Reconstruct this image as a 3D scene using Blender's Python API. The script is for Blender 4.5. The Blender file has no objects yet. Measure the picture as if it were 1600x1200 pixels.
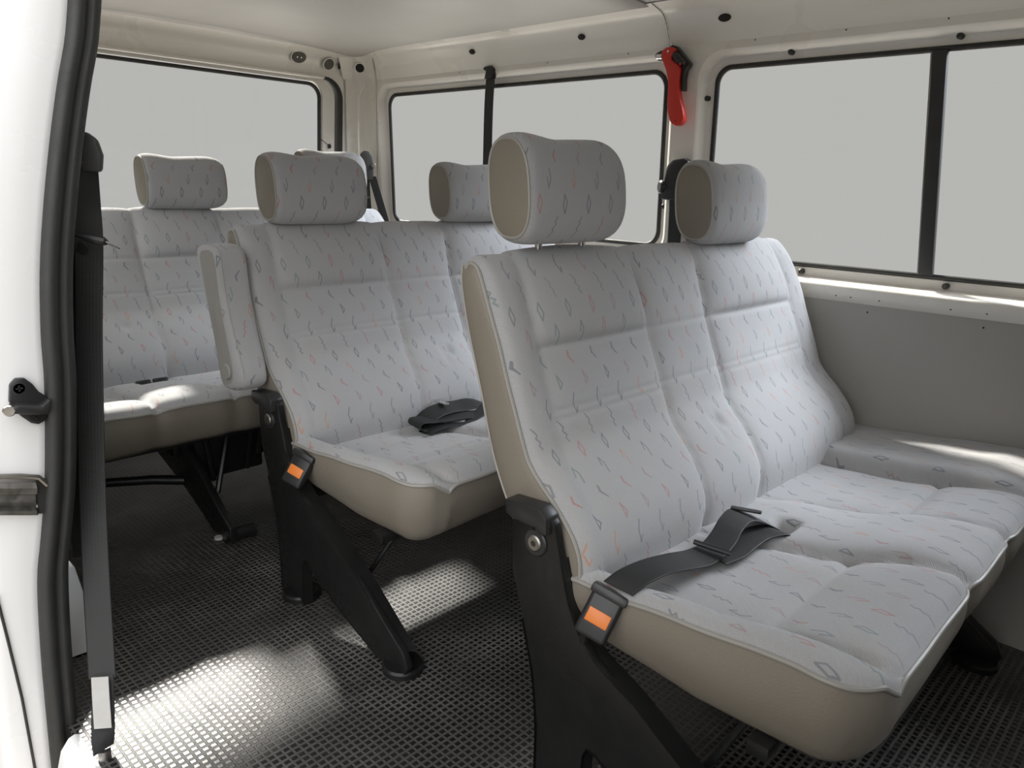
import bpy, bmesh, math, random
from math import sin, cos, pi, radians, sqrt, exp
from mathutils import Vector, Matrix, geometry

C = bpy.context.scene.collection
V = Vector

# ------------------------------------------------------------------ camera
CAM = V((-0.683, -0.710, 0.898))
yaw, pitch, roll, F = radians(46.3), radians(14.82), radians(1.94), 1182.2
fw = V((sin(yaw) * cos(pitch), cos(yaw) * cos(pitch), -sin(pitch)))
rt = V((cos(yaw), -sin(yaw), 0)); up = rt.cross(fw)
rt, up = cos(roll) * rt + sin(roll) * up, -sin(roll) * rt + cos(roll) * up
cd = bpy.data.cameras.new('camera'); cam = bpy.data.objects.new('camera', cd); C.objects.link(cam)
cd.sensor_width = 36; cd.lens = F / 1600 * 36; cd.clip_start = 0.02
M = Matrix((rt, up, -fw)).transposed().to_4x4(); M.translation = CAM
cam.matrix_world = M
bpy.context.scene.camera = cam

# ------------------------------------------------------------------ view
vs = bpy.context.scene.view_settings
vs.view_transform = 'Standard'; vs.look = 'None'; vs.gamma = 1; vs.use_curve_mapping = False
vs.exposure = 0.0

# ------------------------------------------------------------------ sky: grey beyond windows, bright high door-side sky, unseen lobe added to light seats
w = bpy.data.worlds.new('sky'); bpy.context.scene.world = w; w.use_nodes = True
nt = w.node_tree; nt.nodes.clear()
def wn(t, **k):
    n = nt.nodes.new(t)
    for a, b in k.items(): setattr(n, a, b)
    return n
tc = wn('ShaderNodeTexCoord')
def wdot(vec, a, b):
    d = wn('ShaderNodeVectorMath', operation='DOT_PRODUCT'); nt.links.new(tc.outputs['Generated'], d.inputs[0]); d.inputs[1].default_value = vec
    m = wn('ShaderNodeMapRange', interpolation_type='SMOOTHSTEP'); nt.links.new(d.outputs['Value'], m.inputs[0])
    m.inputs[1].default_value = a; m.inputs[2].default_value = b
    return m.outputs[0]
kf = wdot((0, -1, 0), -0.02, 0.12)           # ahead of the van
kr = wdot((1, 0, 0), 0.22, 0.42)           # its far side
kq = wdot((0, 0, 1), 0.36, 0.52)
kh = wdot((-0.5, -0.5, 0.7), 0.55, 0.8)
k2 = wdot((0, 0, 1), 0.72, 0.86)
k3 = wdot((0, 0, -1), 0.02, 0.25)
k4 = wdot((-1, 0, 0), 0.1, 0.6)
def wmix(fac, a, b):
    m = wn('ShaderNodeMix', data_type='RGBA'); nt.links.new(fac, m.inputs[0])
    for s, x in ((6, a), (7, b)):
        if isinstance(x, tuple): m.inputs[s].default_value = x
        else: nt.links.new(x, m.inputs[s])
    return m.outputs[2]
def wmul(a, b):
    m = wn('ShaderNodeMath', operation='MULTIPLY'); nt.links.new(a, m.inputs[0]); nt.links.new(b, m.inputs[1]); return m.outputs[0]
SEAT_LOBE = 21  # added bright lobe in unseen directions, lights the far seats through the side window
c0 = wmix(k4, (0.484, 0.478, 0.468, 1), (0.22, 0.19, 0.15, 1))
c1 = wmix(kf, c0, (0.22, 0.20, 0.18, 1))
c2 = wmix(wmul(wmul(kf, kr), kq), wmix(wmul(kf, kr), c1, (.5, .52, .56, 1)), (SEAT_LOBE * .93, SEAT_LOBE * .985, SEAT_LOBE * 1.09, 1))
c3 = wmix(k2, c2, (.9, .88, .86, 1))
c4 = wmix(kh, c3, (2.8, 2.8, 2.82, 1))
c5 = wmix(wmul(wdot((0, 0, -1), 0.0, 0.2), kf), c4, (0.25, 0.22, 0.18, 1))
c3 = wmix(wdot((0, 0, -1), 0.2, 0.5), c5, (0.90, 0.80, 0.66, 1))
c3 = wmix(wmul(wdot((0, 0, -1), 0.14, 0.30), wdot((0.8, 0.6, 0), 0.05, 0.35)), c3, (2.1, 1.95, 1.75, 1))  # brighter below on far and rear sides, added to lift ceiling and header
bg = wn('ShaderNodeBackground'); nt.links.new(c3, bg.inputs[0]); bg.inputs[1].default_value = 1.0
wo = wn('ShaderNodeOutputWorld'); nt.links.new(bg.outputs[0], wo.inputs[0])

# ------------------------------------------------------------------ sun, low behind the van, through the rear window
sd = bpy.data.lights.new('sun', 'SUN'); sd.energy = 11.5; sd.angle = radians(4.0); sd.color = (1, 0.95, 0.88)
sun = bpy.data.objects.new('sun', sd); C.objects.link(sun)
el, az = radians(37.0), radians(14)
sun.rotation_euler = V((sin(az) * cos(el), cos(az) * cos(el), sin(el))).to_track_quat('Z', 'Y').to_euler()
sun.location = (0.3, 6, 4)

# ------------------------------------------------------------------ materials
class NG:
    def __init__(s, name):
        s.m = bpy.data.materials.new(name); s.m.use_nodes = True; s.t = s.m.node_tree; s.t.nodes.clear()
        s.out = s.n('ShaderNodeOutputMaterial')
    def n(s, t, **k):
        x = s.t.nodes.new(t)
        for a, b in k.items(): setattr(x, a, b)
        return x
    def set(s, sock, v):
        if isinstance(v, bpy.types.NodeSocket): s.t.links.new(v, sock)
        else: sock.default_value = v
    def math(s, op, *a, clamp=False):
        x = s.n('ShaderNodeMath', operation=op, use_clamp=clamp)
        for i, v in enumerate(a): s.set(x.inputs[i], v)
        return x.outputs[0]
    def vm(s, op, a, b=None, scale=None):
        x = s.n('ShaderNodeVectorMath', operation=op); s.set(x.inputs[0], a)
        if b is not None: s.set(x.inputs[1], b)
        if scale is not None: s.set(x.inputs['Scale'], scale)
        return x.outputs['Value'] if op in ('DOT_PRODUCT', 'LENGTH', 'DISTANCE') else x.outputs['Vector']
    def mix(s, f, a, b):
        x = s.n('ShaderNodeMix', data_type='RGBA'); s.set(x.inputs[0], f)
        s.set(x.inputs[6], a if isinstance(a, bpy.types.NodeSocket) else tuple(a) + (1,))
        s.set(x.inputs[7], b if isinstance(b, bpy.types.NodeSocket) else tuple(b) + (1,))
        return x.outputs[2]
    def noise(s, scale, detail=3, vec=None, rough=.5):
        x = s.n('ShaderNodeTexNoise'); x.inputs['Scale'].default_value = scale; x.inputs['Detail'].default_value = detail
        x.inputs['Roughness'].default_value = rough
        if vec is None: vec = s.n('ShaderNodeTexCoord').outputs['Object']
        s.set(x.inputs['Vector'], vec); return x.outputs['Fac']
    def ramp(s, v, a, b, lo=0, hi=1):
        x = s.n('ShaderNodeMapRange', interpolation_type='SMOOTHSTEP'); s.set(x.inputs[0], v)
        for i, q in enumerate((a, b, lo, hi)): s.set(x.inputs[i + 1], q)
        return x.outputs[0]
    def bump(s, h, strength=.3, dist=.001, prev=None):
        x = s.n('ShaderNodeBump'); x.inputs['Strength'].default_value = strength; x.inputs['Distance'].default_value = dist
        s.set(x.inputs['Height'], h)
        if prev is not None: s.set(x.inputs['Normal'], prev)
        return x.outputs[0]
    def bsdf(s, color, rough=.5, metal=0, normal=None, coat=0, spec=.5, sheen=0):
        b = s.n('ShaderNodeBsdfPrincipled')
        s.set(b.inputs['Base Color'], color if isinstance(color, bpy.types.NodeSocket) else tuple(color) + (1,))
        s.set(b.inputs['Roughness'], rough); s.set(b.inputs['Metallic'], metal); s.set(b.inputs['Specular IOR Level'], spec)
        b.inputs['Coat Weight'].default_value = coat; b.inputs['Coat Roughness'].default_value = .15
        b.inputs['Sheen Weight'].default_value = sheen
        if normal is not None: s.set(b.inputs['Normal'], normal)
        s.t.links.new(b.outputs[0], s.out.inputs[0]); return s.m

def simple(name, col, rough=.5, metal=0, coat=0, var=.12, nscale=9, bump=0, bscale=300, spec=.5):
    g = NG(name)
    n = g.noise(nscale, 5)
    c = g.mix(n, [x * (1 - var) for x in col], [min(1, x * (1 + var)) for x in col])
    r = g.ramp(g.noise(nscale * 2.3, 4), .3, .7, max(.02, rough - .07), rough + .07)
    nm = g.bump(g.noise(bscale, 2), .5, bump) if bump else None
    return g.bsdf(c, r, metal, nm, coat, spec)

def fabric_material(name):
    g = NG(name)
    uv = g.n('ShaderNodeUVMap', uv_map='UVMap').outputs[0]
    sep = g.n('ShaderNodeSeparateXYZ'); g.set(sep.inputs[0], uv)
    PX, PY = .058, .037
    U = g.math('DIVIDE', sep.outputs[0], PX); W_ = g.math('DIVIDE', sep.outputs[1], PY)
    row = g.math('FLOOR', W_)
    U2 = g.math('ADD', U, g.math('MULTIPLY', row, .37))
    col = g.math('FLOOR', U2)
    lx = g.math('MULTIPLY', g.math('SUBTRACT', g.math('FRACT', U2), .5), PX)
    ly = g.math('MULTIPLY', g.math('SUBTRACT', g.math('FRACT', W_), .5), PY)
    kind = g.math('FLOORED_MODULO', row, 6.0)
    cmb = g.n('ShaderNodeCombineXYZ'); g.set(cmb.inputs[0], lx); g.set(cmb.inputs[1], ly); g.set(cmb.inputs[2], kind)
    P = cmb.outputs[0]
    mm = .001
    sheet = [
        [[(0, 15), (-4.5, 4), (-1, -14), (4.5, -3), (0, 15)]],                       # lozenge
        [[(-6, 17), (1, 6), (-2, 1), (4, -6), (1, -10), (5, -17)]],                    # zigzag
        [[(2, 16), (-4, 3), (0, -15), (4, -6)]],                                       # hook
        [[(-3, 11), (5, -3), (-1, -11), (-3, 11)]],                                    # triangle
        [[(-3, 10), (-5, 0), (5, -11)], [(-2, 9), (-3, 0), (5, -11)]],                 # filled chevron
        [[(-4, -2), (-1, 14), (4, 2), (2, -15)]],                                      # inverted hook
    ]
    best = None
    for k, polys in enumerate(sheet):
        for poly in polys:
            for a, b in zip(poly, poly[1:]):
                A = V((a[0] * mm, a[1] * mm, k)); B = V((b[0] * mm, b[1] * mm, k)); d = B - A
                pa = g.vm('SUBTRACT', P, tuple(A))
                h = g.math('MULTIPLY', g.vm('DOT_PRODUCT', pa, tuple(d / d.length_squared)), 1.0, clamp=True)
                dist = g.vm('DISTANCE', pa, g.vm('SCALE', tuple(d), scale=h))
                best = dist if best is None else g.math('MINIMUM', best, dist)
    wn_ = g.n('ShaderNodeTexWhiteNoise', noise_dimensions='2D')
    c2_ = g.n('ShaderNodeCombineXYZ'); g.set(c2_.inputs[0], col); g.set(c2_.inputs[1], row); g.set(wn_.inputs['Vector'], c2_.outputs[0])
    fuzz = g.noise(1500, 1, uv)
    dd = g.math('ADD', best, g.math('MULTIPLY', g.math('SUBTRACT', fuzz, .5), .0012))
    line = g.ramp(dd, .0007, .0016, 1, 0)
    ck = g.n('ShaderNodeValToRGB'); g.set(ck.inputs[0], wn_.outputs['Value']); ck.color_ramp.interpolation = 'CONSTANT'
    els = [(0, (.15, .16, .18)), (.30, (.11, .13, .15)), (.52, (.15, .21, .21)), (.64, (.37, .17, .15)), (.84, (.30, .22, .22)), (.92, (.44, .23, .13))]
    cr = ck.color_ramp
    while len(cr.elements) < len(els): cr.elements.new(.5)
    for e, (p, c) in zip(cr.elements, els): e.position = p; e.color = c + (1,)
    cloth = g.mix(g.noise(3.2, 4), (.355, .35, .345), (.41, .407, .405))
    fleck = g.noise(900, 2, uv)
    cloth = g.mix(g.ramp(fleck, .42, .62), cloth, (.33, .335, .345))
    stain = g.ramp(g.noise(5, 5), .55, .75)
    cloth = g.mix(g.math('MULTIPLY', stain, .25), cloth, (.37, .33, .27))
    base = g.mix(g.math('MULTIPLY', line, .70), cloth, ck.outputs[0])
    wv = g.n('ShaderNodeTexWave', wave_type='BANDS', bands_direction='DIAGONAL'); g.set(wv.inputs['Vector'], uv)
    wv.inputs['Scale'].default_value = 160; wv.inputs['Distortion'].default_value = .6
    nm = g.bump(wv.outputs['Fac'], .5, .0005)
    nm = g.bump(g.noise(14, 3, uv), .35, .004, nm)
    return g.bsdf(base, .9, 0, nm, 0, .25, .25)

def floor_material():
    g = NG('ribbed_rubber')
    co = g.n('ShaderNodeTexCoord').outputs['Object']
    sep = g.n('ShaderNodeSeparateXYZ'); g.set(sep.inputs[0], co)
    def cell(o, p, wd):
        f = g.math('FRACT', g.math('DIVIDE', o, p))
        t = g.math('ABSOLUTE', g.math('SUBTRACT', f, .5))
        return g.ramp(t, wd / p / 2 - .05, wd / p / 2 + .05, 1, 0)
    # gentle wander of the pressed lines
    cx = cell(sep.outputs[0], .0131, .0092); cy = cell(sep.outputs[1], .0129, .0078)
    top = g.math('MULTIPLY', cx, cy)
    dust = g.ramp(g.noise(3.5, 6, co, .6), .42, .68)
    dust2 = g.ramp(g.noise(24, 5, co, .65), .5, .75)
    groove = g.mix(dust, (.045, .043, .040), (.125, .115, .104))
    tops = g.mix(dust2, (.010, .010, .011), (.026, .025, .024))
    c = g.mix(top, groove, tops)
    crumbs = g.ramp(g.noise(130, 2, co), .80, .83)
    c = g.mix(crumbs, c, (.6, .57, .52))
    r = g.ramp(top, 0, 1, .62, .30)
    r = g.math('ADD', r, g.math('MULTIPLY', dust2, .12))
    nm = g.bump(top, .7, .0015)
    nm = g.bump(g.noise(60, 3, co), .15, .002, nm)
    return g.bsdf(c, r, 0, nm, 0, .8)

def glass_material():
    g = NG('window_glass')
    tr = g.n('ShaderNodeBsdfTransparent'); tr.inputs[0].default_value = (.985, .99, .985, 1)
    gl = g.n('ShaderNodeBsdfGlossy'); gl.inputs['Roughness'].default_value = .02
    mx = g.n('ShaderNodeMixShader'); mx.inputs[0].default_value = .004
    g.t.links.new(tr.outputs[0], mx.inputs[1]); g.t.links.new(gl.outputs[0], mx.inputs[2]); g.t.links.new(mx.outputs[0], g.out.inputs[0])
    return g.m

FAB = fabric_material('patterned_seat_fabric')
ARMV = simple('grey_armrest_vinyl', (.30, .29, .27), .6, var=.06)
VIN = simple('beige_vinyl', (.20, .178, .145), .48, var=.10, nscale=4, bump=.0012, bscale=450)
VINR = simple('seat_back_vinyl', (.16, .155, .15), .5, var=.08, nscale=4)
PIPE = simple('grey_piping', (.30, .29, .265), .4, var=.06)
BLK = simple('black_painted_steel', (.010, .010, .010), .36, var=.3, nscale=30, bump=.0006, bscale=120, spec=.35)
BPL = simple('black_plastic', (.018, .018, .019), .38, var=.2)
RUB = simple('black_rubber', (.028, .029, .028), .55, var=.25, nscale=20, bump=.0005, bscale=500)
TRIMG = simple('dark_grey_rubber_trim', (.055, .057, .055), .5, var=.15, nscale=15)
CHR = simple('bright_steel', (.72, .72, .72), .22, 1, var=.05)
GUN = simple('dull_metal', (.30, .29, .27), .4, 1, var=.2, nscale=40)
WHT = simple('cream_white_paint', (.80, .775, .72), .32, coat=.35, var=.02, nscale=2)
OUTW = simple('white_body_paint', (.80, .80, .80), .30, coat=.4, var=.012, nscale=2)
LIN = simple('grey_wall_panel', (.385, .37, .345), .6, var=.05, nscale=2.5, bump=.0006, bscale=700)
CEI = simple('grey_ceiling_board', (.50, .49, .475), .55, var=.04, nscale=2)
ORG = simple('orange_plastic', (.72, .20, .035), .4, var=.05)
RED = simple('red_plastic', (.62, .035, .022), .35, var=.08)
REDD = simple('red_plastic_edge', (.70, .05, .03), .4, var=.05)
HOLE = simple('dark_cavity', (.022, .02, .018), .9, var=.3)
PAPER = simple('care_label_paper', (.42, .41, .39), .7, var=.1, nscale=60)
def web_material():
    g = NG('black_webbing')
    uv = g.n('ShaderNodeUVMap', uv_map='UVMap').outputs[0]
    wv = g.n('ShaderNodeTexWave', wave_type='BANDS', bands_direction='X'); g.set(wv.inputs['Vector'], uv); wv.inputs['Scale'].default_value = 60
    wv2 = g.n('ShaderNodeTexWave', wave_type='BANDS', bands_direction='Y'); g.set(wv2.inputs['Vector'], uv); wv2.inputs['Scale'].default_value = 260
    nm = g.bump(wv.outputs['Fac'], .12, .0004); nm = g.bump(wv2.outputs['Fac'], .3, .0004, nm)
    return g.bsdf(g.mix(g.noise(20, 3), (.009, .0095, .0095), (.014, .015, .015)), .55, 0, nm)
WEB = web_material()
FLO = floor_material(); GLS = glass_material()

# ------------------------------------------------------------------ mesh helpers
def link(name, me, mat, parent=None):
    o = bpy.data.objects.new(name, me); C.objects.link(o)
    for m in (mat if isinstance(mat, (list, tuple)) else [mat]): me.materials.append(m)
    if parent is not None: o.parent = parent
    return o
def raw(name, verts, faces, mat, parent=None, smooth=False, uvs=None, fix=True, mids=None):
    me = bpy.data.meshes.new(name); me.from_pydata([tuple(v) for v in verts], [], faces)
    if uvs is not None:
        l = me.uv_layers.new(name='UVMap')
        for p in me.polygons:
            for li in p.loop_indices: l.data[li].uv = uvs[me.loops[li].vertex_index]
    if smooth:
        for p in me.polygons: p.use_smooth = True
    if mids:
        for p, i in zip(me.polygons, mids): p.material_index = i
    me.validate(); me.update()
    if fix:
        bm = bmesh.new(); bm.from_mesh(me); bmesh.ops.recalc_face_normals(bm, faces=bm.faces); bm.to_mesh(me); bm.free()
    return link(name, me, mat, parent)
def bmobj(name, bm, mat, parent=None, smooth=True, angle=40):
    bmesh.ops.recalc_face_normals(bm, faces=bm.faces)
    me = bpy.data.meshes.new(name); bm.to_mesh(me); bm.free()
    if smooth:
        me.shade_smooth() if hasattr(me, 'shade_smooth') else None
        for p in me.polygons: p.use_smooth = True
        try: me.set_sharp_from_angle(angle=radians(angle))
        except Exception: pass
    return link(name, me, mat, parent)
def grid(name, rows, mat, parent=None, uvrows=None, closed_v=False, smooth=True):
    nu = len(rows); nv = len(rows[0]); vs_ = [p for r in rows for p in r]; f = []
    for i in range(nu - 1):
        for j in range(nv if closed_v else nv - 1):
            j2 = (j + 1) % nv
            f.append((i * nv + j, i * nv + j2, (i + 1) * nv + j2, (i + 1) * nv + j))
    uv = [q for r in uvrows for q in r] if uvrows else None
    return raw(name, vs_, f, mat, parent, smooth, uv)
def tube_into(bm, pts, r, n=8, closed=False, cap=True):
    pts = [V(p) for p in pts]; m = len(pts); rings = []; nrm = None
    for i, p in enumerate(pts):
        if closed: t = pts[(i + 1) % m] - pts[i - 1]
        else: t = pts[min(i + 1, m - 1)] - pts[max(i - 1, 0)]
        t.normalize()
        if nrm is None:
            nrm = t.cross(V((0, 0, 1)));
            if nrm.length < .1: nrm = t.cross(V((1, 0, 0)))
        nrm = (nrm - t * nrm.dot(t)).normalized(); b = t.cross(nrm)
        rr = r[i] if isinstance(r, (list, tuple)) else r
        rings.append([bm.verts.new(p + (nrm * cos(2 * pi * k / n) + b * sin(2 * pi * k / n)) * rr) for k in range(n)])
    for i in range(m if closed else m - 1):
        a, b2 = rings[i], rings[(i + 1) % m]
        for k in range(n): bm.faces.new((a[k], a[(k + 1) % n], b2[(k + 1) % n], b2[k]))
    if cap and not closed:
        bm.faces.new(rings[0][::-1]); bm.faces.new(rings[-1])
def tube(name, pts, r, mat, parent=None, n=8, closed=False):
    bm = bmesh.new(); tube_into(bm, pts, r, n, closed); return bmobj(name, bm, mat, parent)
def box_into(bm, c, s, R=None, bev=0, seg=2):
    mat = Matrix.Translation(V(c)) @ (R.to_4x4() if R is not None else Matrix.Identity(4)) @ Matrix.Diagonal((s[0], s[1], s[2], 1))
    t = bmesh.new(); bmesh.ops.create_cube(t, size=1, matrix=mat)
    if bev: bmesh.ops.bevel(t, geom=t.edges[:], offset=bev, segments=seg, affect='EDGES', profile=.5)
    me = bpy.data.meshes.new('t'); t.to_mesh(me); t.free(); bm.from_mesh(me); bpy.data.meshes.remove(me)
def box(name, c, s, mat, parent=None, R=None, bev=.003, seg=2):
    bm = bmesh.new(); box_into(bm, c, s, R, bev, seg); return bmobj(name, bm, mat, parent)
def prism_into(bm, outl, fn, t0, t1, bev=0, seg=2):
    """outline of 2-D points, extruded between t0 and t1; fn(a,b,t) -> 3-D"""
    t = bmesh.new()
    A = [t.verts.new(fn(a, b, t0)) for a, b in outl]; B = [t.verts.new(fn(a, b, t1)) for a, b in outl]
    t.faces.new(A); t.faces.new(B[::-1]); n = len(outl)
    for i in range(n): t.faces.new((A[i], B[i], B[(i + 1) % n], A[(i + 1) % n]))
    bmesh.ops.recalc_face_normals(t, faces=t.faces)
    if bev:
        es = [e for e in t.edges if e.calc_face_angle(0) > radians(35)]
        bmesh.ops.bevel(t, geom=es, offset=bev, segments=seg, affect='EDGES', profile=.5, clamp_overlap=True)
    ng = [f for f in t.faces if len(f.verts) > 4]
    bmesh.ops.triangulate(t, faces=ng)
    me = bpy.data.meshes.new('t'); t.to_mesh(me); t.free(); bm.from_mesh(me); bpy.data.meshes.remove(me)
def prism(name, outl, fn, t0, t1, mat, parent=None, bev=.003, seg=2):
    bm = bmesh.new(); prism_into(bm, outl, fn, t0, t1, bev, seg); return bmobj(name, bm, mat, parent, angle=35)
YZ = lambda a, b, t: V((t, a, b))
def disc(name, c, nrm, r, h, mat, parent=None, n=24, bev=.001, sx=1, rot=0):
    """short rounded cylinder with its axis along nrm"""
    nrm = V(nrm).normalized(); u = nrm.cross(V((0, 0, 1)));
    if u.length < .1: u = V((1, 0, 0))
    u.normalize(); v = nrm.cross(u); c = V(c)
    outl = [(r * sx * cos(2 * pi * k / n), r * sin(2 * pi * k / n)) for k in range(n)]
    outl = [(a * cos(rot) - b * sin(rot), a * sin(rot) + b * cos(rot)) for a, b in outl]
    bm = bmesh.new(); t = bmesh.new()
    A = [t.verts.new(c + u * a + v * b) for a, b in outl]; k = 1 - bev / r
    B = [t.verts.new(c + u * a + v * b + nrm * (h - bev)) for a, b in outl]
    D = [t.verts.new(c + u * a * k + v * b * k + nrm * h) for a, b in outl]
    for P_, Q_ in ((A, B), (B, D)):
        for i in range(n): t.faces.new((P_[i], P_[(i + 1) % n], Q_[(i + 1) % n], Q_[i]))
    t.faces.new(D); t.faces.new(A[::-1])
    bm.free(); return bmobj(name, t, mat, parent)
def smooth_path(pts, n=8):
    """Catmull-Rom through points of any dimension"""
    P = [tuple(p) for p in pts]; out = []
    for i in range(len(P) - 1):
        p0, p1, p2, p3 = P[max(i - 1, 0)], P[i], P[i + 1], P[min(i + 2, len(P) - 1)]
        for k in range(n):
            t = k / n
            out.append(tuple(.5 * (2 * b + (c - a) * t + (2 * a - 5 * b + 4 * c - d) * t * t + (3 * b - a - 3 * c + d) * t ** 3) for a, b, c, d in zip(p0, p1, p2, p3)))
    out.append(P[-1]); return out
def resample(pts, n):
    L = [0]
    for a, b in zip(pts, pts[1:]): L.append(L[-1] + sqrt(sum((x - y) ** 2 for x, y in zip(a, b))))
    out = []; j = 0
    for k in range(n):
        s = L[-1] * k / (n - 1)
        while j < len(L) - 2 and L[j + 1] < s: j += 1
        t = (s - L[j]) / max(1e-9, L[j + 1] - L[j]); t = min(1, max(0, t))
        out.append(tuple(a + (b - a) * t for a, b in zip(pts[j], pts[j + 1])))
    return out, L[-1]
def ribbon(name, pts, wdir, width, mat, parent=None, thick=.0016, n=6):
    """strap along pts, wdir a direction per point"""
    data = [tuple(p) + tuple(V(d).normalized()) for p, d in zip(pts, wdir)]
    d2, L = resample(smooth_path(data, n), (len(pts) - 1) * n + 1)
    rows = []; uvs = []
    for i, q in enumerate(d2):
        p = V(q[:3]); wd = V(q[3:]).normalized()
        a = V(d2[max(i - 1, 0)][:3]); b = V(d2[min(i + 1, len(d2) - 1)][:3]); t = (b - a).normalized()
        nn = t.cross(wd).normalized() * thick / 2; h = wd * width / 2; s = L * i / (len(d2) - 1)
        rows.append([p - h - nn, p - h * .9 - nn * 1.1, p - nn * 1.3, p + h * .9 - nn * 1.1, p + h - nn, p + h + nn, p + h * .9 + nn * 1.1, p + nn * 1.3, p - h * .9 + nn * 1.1, p - h + nn])
        uvs.append([(x * width, s) for x in (0, .05, .5, .95, 1, 1, .95, .5, .05, 0)])
    return grid(name, rows, mat, parent, uvs, closed_v=True)
def empty(name, label, cat, loc=(0, 0, 0), group=None):
    o = bpy.data.objects.new(name, None); C.objects.link(o); o.location = loc; o.empty_display_size = .05
    o['label'] = label; o['category'] = cat
    if group: o['group'] = group
    return o
def tag(o, label, cat, group=None):
    o['label'] = label; o['category'] = cat
    if group: o['group'] = group
    return o
def struct(o): o['kind'] = 'structure'; return o
def interp(tab, x):
    if x <= tab[0][0]: return tab[0][1]
    for (a, fa), (b, fb) in zip(tab, tab[1:]):
        if x <= b: return fa + (fb - fa) * (x - a) / (b - a)
    return tab[-1][1]
def sst(a, b, x):
    t = min(1, max(0, (x - a) / (b - a))); return t * t * (3 - 2 * t)

# ================================================================== STRUCTURE
# rounded rectangle in (a,b)
def rrect(a0, a1, b0, b1, r, n=8):
    out = []
    for cx, cy, s in ((a1 - r, b1 - r, 0), (a0 + r, b1 - r, 90), (a0 + r, b0 + r, 180), (a1 - r, b0 + r, 270)):
        for k in range(n + 1):
            t = radians(s + 90 * k / n); out.append((cx + r * cos(t), cy + r * sin(t)))
    return out
def skin(name, outer, holes, fn, thick, mat, parent=None):
    """sheet with holes; fn(a,b,depth)"""
    loops = [[V((a, b, 0)) for a, b in outer]] + [[V((a, b, 0)) for a, b in h] for h in holes]
    flat = [p for l in loops for p in l]
    tri = geometry.tessellate_polygon(loops)
    n = len(flat)
    vs_ = [fn(p.x, p.y, 0) for p in flat] + [fn(p.x, p.y, thick) for p in flat]
    f = [tuple(t) for t in tri] + [tuple(i + n for i in reversed(t)) for t in tri]
    off = 0
    for l in loops:
        m = len(l)
        for i in range(m): f.append((off + i, off + (i + 1) % m, n + off + (i + 1) % m, n + off + i))
        off += m
    return raw(name, vs_, f, mat, parent)
def loft(name, loops, mat, parent=None, smooth=True):
    return grid(name, loops, mat, parent, closed_v=True, smooth=smooth)

# floor
fl = struct(prism('floor', [(-.410, -1.57), (1.20, -1.57), (1.20, 2.03), (-.44, 2.03), (-.44, .58), (-.410, .58)], lambda a, b, t: V((a, b, t)), -.04, 0, FLO, None, 0))
# far side wall.  plane of the glass leans inwards towards the roof
def GX(z): return 1.222 - .045 * (z - .72)
WIN = [(-.86, .385, .722, 1.208, .04), (.535, 1.79, .735, 1.212, .045)]
far = lambda a, b, d: V((GX(b) - .035 + d, a, b))
holes = [rrect(a0 - .038, a1 + .038, b0 - .034, b1 + .036, r + .03) for a0, a1, b0, b1, r in WIN]
wl = struct(skin('wall_left', [(-1.55, .684), (2.02, .684), (2.02, 1.262), (-1.55, 1.262)], holes, far, .004, WHT))
for (a0, a1, b0, b1, r), h in zip(WIN, holes):
    L0 = [far(a, b, 0) for a, b in h]
    L1 = [far(a, b, .004) for a, b in rrect(a0 - .030, a1 + .030, b0 - .030, b1 + .028, r + .024)]
    L2 = [far(a, b, .026) for a, b in rrect(a0 - .020, a1 + .020, b0 - .023, b1 + .020, r + .012)]
    L3 = [far(a, b, .030) for a, b in rrect(a0 - .016, a1 + .016, b0 - .020, b1 + .016, r + .008)]
    L4 = [far(a, b, .031) for a, b in rrect(a0 + .002, a1 - .002, b0 + .002, b1 - .002, r)]
    loft('window_reveal', [L0, L1, L2, L3, L4], WHT, wl)
# header above the windows curving to the roof
hp = smooth_path([(GX(1.262) - .035, 1.262), (1.150, 1.285), (1.135, 1.312), (1.110, 1.338), (1.06, 1.352)], 5)
def ext_profile(name, prof, y0, y1, mat, parent=None, ny=1):
    return grid(name, [[V((x, y0 + (y1 - y0) * i / ny, z)) for x, z in prof] for i in range(ny + 1)], mat, parent)
ext_profile('header_panel', hp, -1.55, .5105, WHT, wl); ext_profile('header_panel', hp, .510, 2.0, WHT, wl)
tube('seam', [(x - .0015, .51, z - .0015) for x, z in hp], .0009, HOLE, wl, n=5)
# sill ledge, perforated strip and lower board
sill = [(GX(.686) - .034, .687), (1.180, .690), (1.170, .690), (1.165, .687), (1.164, .682), (1.167, .652), (1.172, .650)]
ext_profile('sill_ledge', sill, -1.55, 2.0, WHT, wl)
ext_profile('lower_board', smooth_path([(1.172, .655), (1.174, .5), (1.172, .34), (1.16, .22), (1.11, .09), (1.055, 0)], 5), -1.55, 2.0, LIN, wl)
for y, z in ((-.086, .633), (-.327, .633), (-.60, .633)):
    s = disc('screw', (1.1735, y, z), (-1, 0, 0), .007, .0016, LIN, wl, n=16); disc('screw_hole', (1.172, y, z), (-1, 0, 0), .0022, .0006, HOLE, s, n=10, bev=.0003)
for y in (.075, -.01, -.045, -.11, -.26, -.33, -.43, .6, .75, 1.0):
    disc('sill_hole', (1.1665, y, .664), (-1, 0, 0), .0022, .0008, HOLE, wl, n=10, bev=.0004)
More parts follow.
